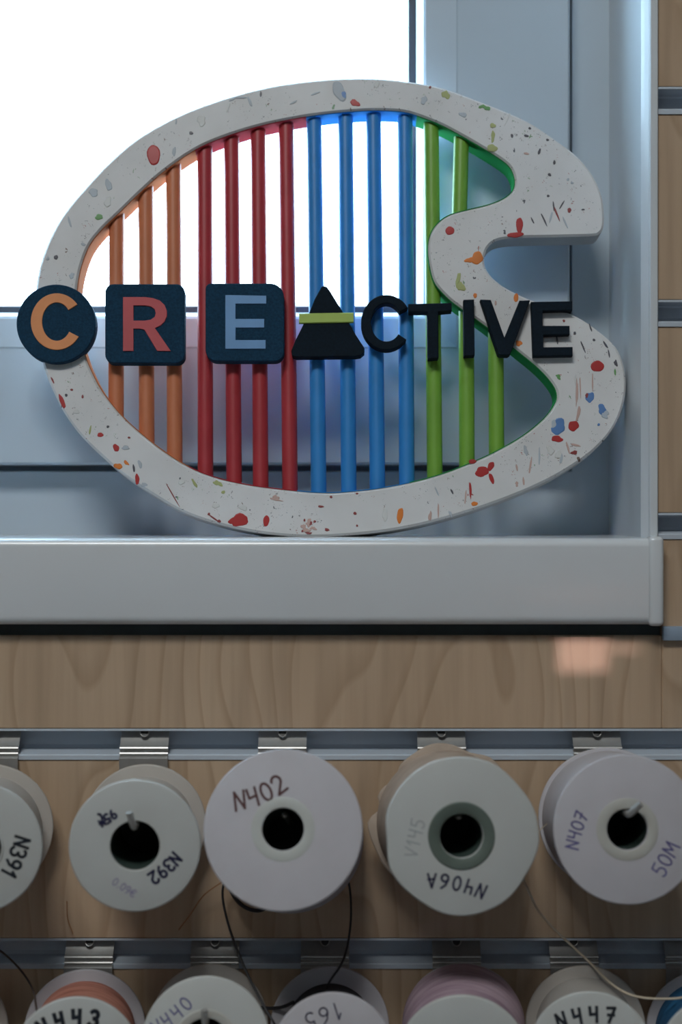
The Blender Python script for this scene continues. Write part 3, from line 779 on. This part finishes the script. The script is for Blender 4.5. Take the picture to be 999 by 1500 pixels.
# ------------------------------------------------------------------ spools and their hooks
def clip_hook(pxc, row, peg, label, first=[None]):
    """Sheet-metal clip in the channel with a steel peg; peg = list of world points starting at the clip."""
    zt, zb = row
    root = empty('spool_hook', P(pxc, 773) * 1.0)
    root.location = (X(pxc), 0.0, zb)
    hw = 0.0113
    x0, x1 = -hw, hw
    zz = lambda z: z - zb
    zp = peg[0].z
    h = zt - zb
    t = 0.0009
    # bent sheet: leans out of the channel, rolls over a ridge, steps back, second ridge, runs down in front of the board
    line = [(0.0050, h - 0.0016), (0.0006, 0.0064), (-0.0010, 0.0058), (-0.0013, 0.0052), (-0.0004, 0.0046), (0.0004, 0.0042), (0.0004, 0.0036), (-0.0014, 0.0033), (-0.0017, 0.0028), (-0.0008, 0.0024), (-0.0006, 0.0018), (-0.0022, 0.0014), (-0.0028, 0.0008), (-0.0028, -0.0004), (-0.0024, -0.004), (-0.0022, zz(zp) - 0.007)]
    back = [(y + t, z) for y, z in line]
    back[0] = (line[0][0] + t, line[0][1])
    pl = prof_x('clip_plate', line + back[::-1], x0, x1, STEEL, root, smooth=True)
    # rolled eyelet at the top of the clip
    ev = [(0.0021 * math.cos(a), 0.0026 - 0.0012 * abs(math.sin(a)), h - 0.0013 + 0.0024 * math.sin(a)) for a in [math.pi + i * math.pi / 10 for i in range(11)]]
    tube('eyelet', [(x, y - 0.0006, z) for x, y, z in ev], 0.0003, STEEL, pl, seg=6)
    v = [(0, 0.0016, h - 0.0013)] + [(x * 0.85, y - 0.0008, h - 0.0013 + (z - h + 0.0013) * 0.85) for x, y, z in ev]
    mesh('eyelet_hole', v, [(0, i, i + 1) for i in range(1, len(v) - 1)], DARKSTEEL, pl)
    M = Matrix.Translation(-root.location)
    tube('peg', [M @ p for p in peg], 0.0015, STEEL, root, seg=12)
    tag(root, label, 'hook', 'steel clip hooks in the metal channels')
    return root

def spool(front, back, kind, label, hook_label, pxc, row, tip=None, yf=-0.063, yb=-0.014, flange=SPOOLW, backm=BACKW, wind=MILK, wr=0.9,
          hole=0.36, collar=None, texts=(), rimf=None, backf=None, corem=CORED, ft=0.0022, wind2=None, group='cord spools on the slatted wall'):
    (fx, fy, fr), (bx, by, br) = front, back
    F = P(fx, fy, yf); Bc = P(bx, by, yb)
    ax = (F - Bc); Ln = ax.length; zax = ax.normalized()
    xax = Vector((0, 0, 1)).cross(zax).normalized(); yax = zax.cross(xax)
    Rm = Matrix((xax, yax, zax)).transposed().to_4x4()
    root = empty('cord_spool', Bc)
    root.rotation_euler = Rm.to_euler()
    MW = Matrix.Translation(Bc) @ Rm; MI = MW.inverted()
    rF = fr * (yf + CAM_D) / FPX; rB = br * (yb + CAM_D) / FPX
    rh = hole * rF
    e = 0.0006
    def flange_prof(r, z0, z1):
        return [(rh, z0), (r - e, z0), (r, z0 + e), (r, z1 - e), (r - e * 0.4, z1 - e * 0.3), (r - e * 1.2, z1), (rh + 0.0003, z1), (rh, z1 - 0.0003)]
    ff = lathe('front_flange', flange_prof(rF, Ln - ft, Ln), flange, root, closed=True, rf=rimf, seg=72)
    lathe('back_flange', flange_prof(rB, 0, ft), backm, root, closed=True, rf=backf, seg=72)
    lathe('core_tube', [(rh + 0.0004, ft * 0.5), (rh + 0.0016, ft * 0.5), (rh + 0.0016, Ln - ft * 0.5), (rh + 0.0004, Ln - ft * 0.5)], corem, root, closed=True, seg=40)
    lathe('bore_shade_disc', [(0.0, ft * 0.4), (rh + 0.0010, ft * 0.4), (rh + 0.0010, ft * 1.2), (0.0, ft * 1.2)], BORESHADE, root, seg=32)  # black disc added in the bore; its colour stands for the shade inside
    # wound turns: a slightly ridged drum
    rw0, rw1 = (wr if isinstance(wr, tuple) else (wr, wr))
    n = 26; pf = []
    for i in range(n + 1):
        t = i / n
        base = (rB * rw0 * (1 - t) + rF * rw1 * t)
        pf.append((base + 0.00022 * (1 if i % 2 else -1), ft + 0.0001 + (Ln - 2 * ft - 0.0002) * t))
    wo = lathe('wound_cord', [(rh + 0.002, pf[0][1])] + pf + [(rh + 0.002, pf[-1][1])], wind, root, seg=72)
    if collar:
        cm, k = collar[:2]; ch_ = collar[2] if len(collar) > 2 else 0.0006
        co_ = lathe('collar', [(rh + 0.0002, Ln - 0.001), (rh + 0.0002, Ln + ch_ * 0.5), (rh + 0.0006, Ln + ch_), (k * rF - 0.0005, Ln + ch_), (k * rF, Ln + ch_ * 0.3), (k * rF, Ln - 0.001)], cm, ff, seg=56)
    d0 = MI @ CO
    for (txt, px, py, ang, hpx, m, tpx, bend, lb) in texts:
        d = MI.to_3x3() @ ray(px, py)
        p = d0 + d * ((Ln - d0.z) / d.z)
        s = (yf + CAM_D) / FPX
        bd_, gp_ = bend if isinstance(bend, tuple) else (bend, 0.16)
        write(ff, txt, (p.x, p.y), ang, hpx * s, m, tpx * s, Ln, gap=gp_, bend=bd_, label=lb)
    tag(root, label, 'spool', group)
    # the peg runs along the top of the bore
    pr = 0.0015
    q0 = MW @ Vector((0, rh - pr - 0.0005, 0)); q1 = MW @ Vector((0, rh - pr - 0.0005, Ln))
    dd = (q1 - q0)
    base = q0 + dd * ((-0.0024 - q0.y) / dd.y)
    if tip:
        (tx, ty) = tip
        k0 = q0 + dd * 1.06
        end = P(tx, ty, k0.y - 0.0035)
        mid = k0 + (end - k0) * 0.25 + dd.normalized() * 0.0012
        peg = [base, q0, q1, k0, mid, end]
        peg = [base, q0] + spline([q1, k0, mid, end], 4)
    else:
        k0 = q0 + dd * 0.80
        peg = [base, q0] + spline([q0 + dd * 0.5, k0, k0 + dd.normalized() * 0.0015 + Vector((0, 0, -0.0008))], 4)
    clip_hook(pxc, row, peg, hook_label)
    return root, MW, MI, Ln, rF, rB

R1 = (Z(1068), Z(1112)); R2 = (Z(1375), Z(1418))
def uneven(seed, amt, bites):
    rnd = random.Random(seed); ph = [rnd.uniform(0, 6.28) for _ in range(4)]
    def f(a, r):
        if r < 0.02: return 1.0
        k = 1 + amt * (math.sin(3 * a + ph[0]) + 0.7 * math.sin(5 * a + ph[1]) + 0.5 * math.sin(9 * a + ph[2])) / 2
        for (c, w, d) in bites:
            x = (a - c + math.pi) % (2 * math.pi) - math.pi
            if abs(x) < w: k -= d * (1 + math.cos(math.pi * x / w)) / 2
        return k
    return f

SP = {}
SP['391'] = spool((-34, 1243, 95), (-16, 1212, 93), 'a', 'white cord spool marked N391, cut off by the left edge in the upper row', 'steel clip hook left of the N392 one, holding the spool marked N391', -8, R1, tip=(-42, 1180),
      texts=[('N391', 24, 1256, -112, 22, INKB, 4.2, -6, None)], hole=0.37, collar=(SPOOLW, 0.41), wr=0.82)
SP['392'] = spool((197.5, 1239, 96.5), (213, 1208, 89), 'a', 'small white spool marked N392 with a 0.09 price, upper row', 'steel clip hook holding the spool marked N392', 211, R1, tip=(189.5, 1190),
      texts=[('N392', 242, 1273, -139, 18, INKN, 3.8, -8, None), ('95x', 157, 1199, -146, 13, INKN, 3.6, 0, None), ('0.09E', 182, 1300, -33, 11, INKV, 1.5, 0, 'faint violet price print')], hole=0.375, wr=0.80)
SP['402'] = spool((414.5, 1214.5, 117), (425, 1227, 107.5), 'a', 'large white spool marked N402 in brown, tilted, upper row', 'steel clip hook holding the spool marked N402', 413.5, R1, flange=SPOOLC, backm=SPOOLC, wind=SPOOLC, wr=0.985, yf=-0.066,
      hole=0.262, collar=(COLLARG, 0.40, 0.0002), corem=CORED, texts=[('N402', 381, 1164, 23, 27, INKBR, 3.8, 10, None)])
SP['406'] = spool((676, 1224.5, 115), (654, 1203, 111), 'a', 'white spool marked N406A with dented rim and thick grey core, upper row', 'steel clip hook holding the spool marked N406A', 647, R1, flange=SPOOLW, backm=CARD, wind=CARD, wr=0.93, yf=-0.065,
      hole=0.278, collar=(COREG, 0.43), corem=CORED, rimf=uneven(3, 0.006, [(math.pi * 1.02, 0.4, 0.045), (0.7, 0.45, 0.03), (-0.55, 0.5, 0.035), (-2.2, 0.5, 0.03)]), backf=uneven(5, 0.05, [(2.45, 0.25, 0.09), (2.95, 0.18, 0.12), (1.2, 0.3, 0.05)]),
      texts=[('N406A', 669, 1294, 168, 20, INKN, 3.2, (6, 0.32), None), ('V145', 607, 1227, 76, 20, INKG, 2.0, 0, 'faint pencil writing')])
SP['407'] = spool((919, 1215, 108.5), (889, 1197, 101), 'a', 'white spool marked N407 and 50M, upper row at right', 'steel clip hook holding the spool marked N407', 875.5, R1, tip=(939, 1177), flange=SPOOLC, backm=SPOOLC, wind=SPOOLC, wr=0.95,
      hole=0.275, collar=(COLLAR, 0.42, 0.0003), corem=CORED, texts=[('N407', 844, 1215, 72, 19, INKP, 2.4, -6, None), ('50M', 976, 1256, 60, 22, INKP, 2.4, 0, None)])
SP['0'] = spool((-102, 1555, 97), (-80, 1510, 91), 'b', 'cream spool barely showing at the left edge of the lower row', 'steel clip hook beyond the left end of the lower row', -78, R2, texts=[], hole=0.37, wr=0.8)
SP['443'] = spool((111, 1557, 95), (125, 1508, 88), 'b', 'spool of salmon pink thread marked N443, lower row', 'steel clip hook holding the spool marked N443', 130, R2, wind=T_PINK, wr=(0.82, 0.90), backm=SPOOLC,
      texts=[('N443', 100, 1492, 8, 22, INKB, 6.0, (-12, 0.55), None)], hole=0.36)
SP['440'] = spool((301, 1527, 94), (307, 1500, 86), 'b', 'white spool with thin violet writing and peg tip showing, lower row', 'steel clip hook between the N443 and the black cord spools', 314.5, R2, tip=(299.5, 1479), backm=BACKW, flange=SPOOLW, wr=0.8,
      texts=[('N440', 252, 1489, 38, 20, INKP, 2.2, (6, 0.3), None)], hole=0.36, collar=(COLLAR, 0.5))
SP['165'] = spool((487.5, 1546, 90), (483, 1503, 87), 'b', 'spool of black cord with white flanges marked 165, lower row', 'steel clip hook holding the spool of black cord', 476, R2, wind=T_BLACK, wr=(0.72, 0.90), backm=SPOOLC, flange=SPOOLC,
      texts=[('165', 473, 1489, 199, 24, INKN, 2.2, (0, 0.3), None)], hole=0.36)
SP['mauve'] = spool((679, 1556, 98), (679, 1497, 87.5), 'b', 'spool full of mauve thread with plain white flange, lower row', 'steel clip hook holding the spool of mauve thread', 669, R2, wind=T_MAUVE, wr=(1.012, 0.955), backm=SPOOLC,
      hole=0.36)
SP['447'] = spool((866, 1545, 91), (857, 1502, 87), 'b', 'white spool marked N447 in thick black, lower row', 'steel clip hook holding the spool marked N447', 841, R2, backm=BACKW, wr=0.82, yf=-0.060,
      texts=[('N447', 859, 1487, 8, 22, INKB, 4.6, (-8, 0.5), None)], hole=0.36)
SP['blue'] = spool((1060, 1556, 95), (1034, 1510, 87), 'b', 'spool of dark blue thread at the right edge of the lower row', 'steel clip hook at the right edge, holding the blue thread', 1010, R2, wind=T_BLUE, wr=(0.85, 0.93), backm=SPOOLC,
      hole=0.36)

# loose ends of cord hanging from their spools
def loose(key, pts, r, m, label, per=8):
    root, MW, MI = SP[key][:3]
    w = [P(px, py, y) for px, py, y in pts]
    o = tube('loose_cord', [MI @ p for p in spline(w, per)], r, m, root, seg=6)
    o['label'] = label
loose('165', [(478, 1450, -0.030), (484, 1436, -0.032), (500, 1412, -0.028), (509, 1385, -0.02), (514, 1345, -0.012), (512, 1300, -0.008), (500, 1250, -0.0085)], 0.00055, C_BLACK, 'black cord end running up behind the N402 spool')
loose('165', [(345, 1262, -0.012), (331, 1285, -0.010), (326, 1310, -0.010), (332, 1345, -0.011), (345, 1385, -0.016), (364, 1430, -0.026), (389, 1478, -0.036), (402, 1500, -0.040), (414, 1530, -0.036)], 0.00055, C_BLACK, 'black cord end falling behind the N402 spool')
loose('165', [(330, 1280, -0.012), (338, 1304, -0.013), (350, 1322, -0.014), (366, 1332, -0.014), (384, 1333, -0.013), (400, 1320, -0.012)], 0.0009, C_BLACK, 'black cord loop under the N402 spool')
loose('165', [(382, 1476, -0.016), (398, 1477, -0.017), (414, 1475, -0.02), (430, 1468, -0.026)], 0.0008, C_BLACK, 'black cord end at the side of the winding')
loose('443', [(-20, 1380, -0.006), (2, 1394, -0.007), (24, 1414, -0.010), (41, 1436, -0.018), (50, 1456, -0.028), (54, 1482, -0.034), (56, 1500, -0.034)], 0.0005, C_BROWN, 'dark brown cord end hanging at the left')
loose('406', [(760, 1275, -0.030), (772, 1300, -0.030), (786, 1330, -0.028), (808, 1357, -0.022), (834, 1382, -0.016), (862, 1408, -0.016), (892, 1438, -0.026), (918, 1455, -0.034), (945, 1462, -0.036), (985, 1463, -0.04), (1015, 1459, -0.04)], 0.00055, C_CREAM, 'cream cord end hanging down to the right')
loose('392', [(262, 1362, -0.004), (280, 1338, -0.006), (298, 1312, -0.008), (325, 1292, -0.010)], 0.0003, C_ORANGE, 'thin orange thread end')
loose('392', [(98, 1320, -0.006), (99, 1345, -0.004), (107, 1368, -0.003)], 0.00025, C_ORANGE, 'thin orange thread end')
loose('407', [(786, 1222, -0.03), (794, 1213, -0.03), (806, 1203, -0.034), (812, 1198, -0.036)], 0.00025, C_CREAM, 'thin pale thread end')

# lit display lamp on the far wall of the room: its reflection shows in the board under the sill
lp = empty('wall_lamp', (0.665, RY, 0.905))
tag(lp, 'warm lit wall lamp at the far end of the room, mirrored in the board', 'lamp')
box('lamp_housing', -0.09, 0.16, 0.0, 0.03, -0.06, 0.06, PLASTER, lp, bev=0.004)
box('lamp_diffuser', -0.075, 0.06, 0.03, 0.036, -0.045, 0.045, LAMPLIT, lp)
box('lamp_diffuser', 0.065, 0.145, 0.03, 0.034, 0.010, 0.022, LAMPLIT, lp)
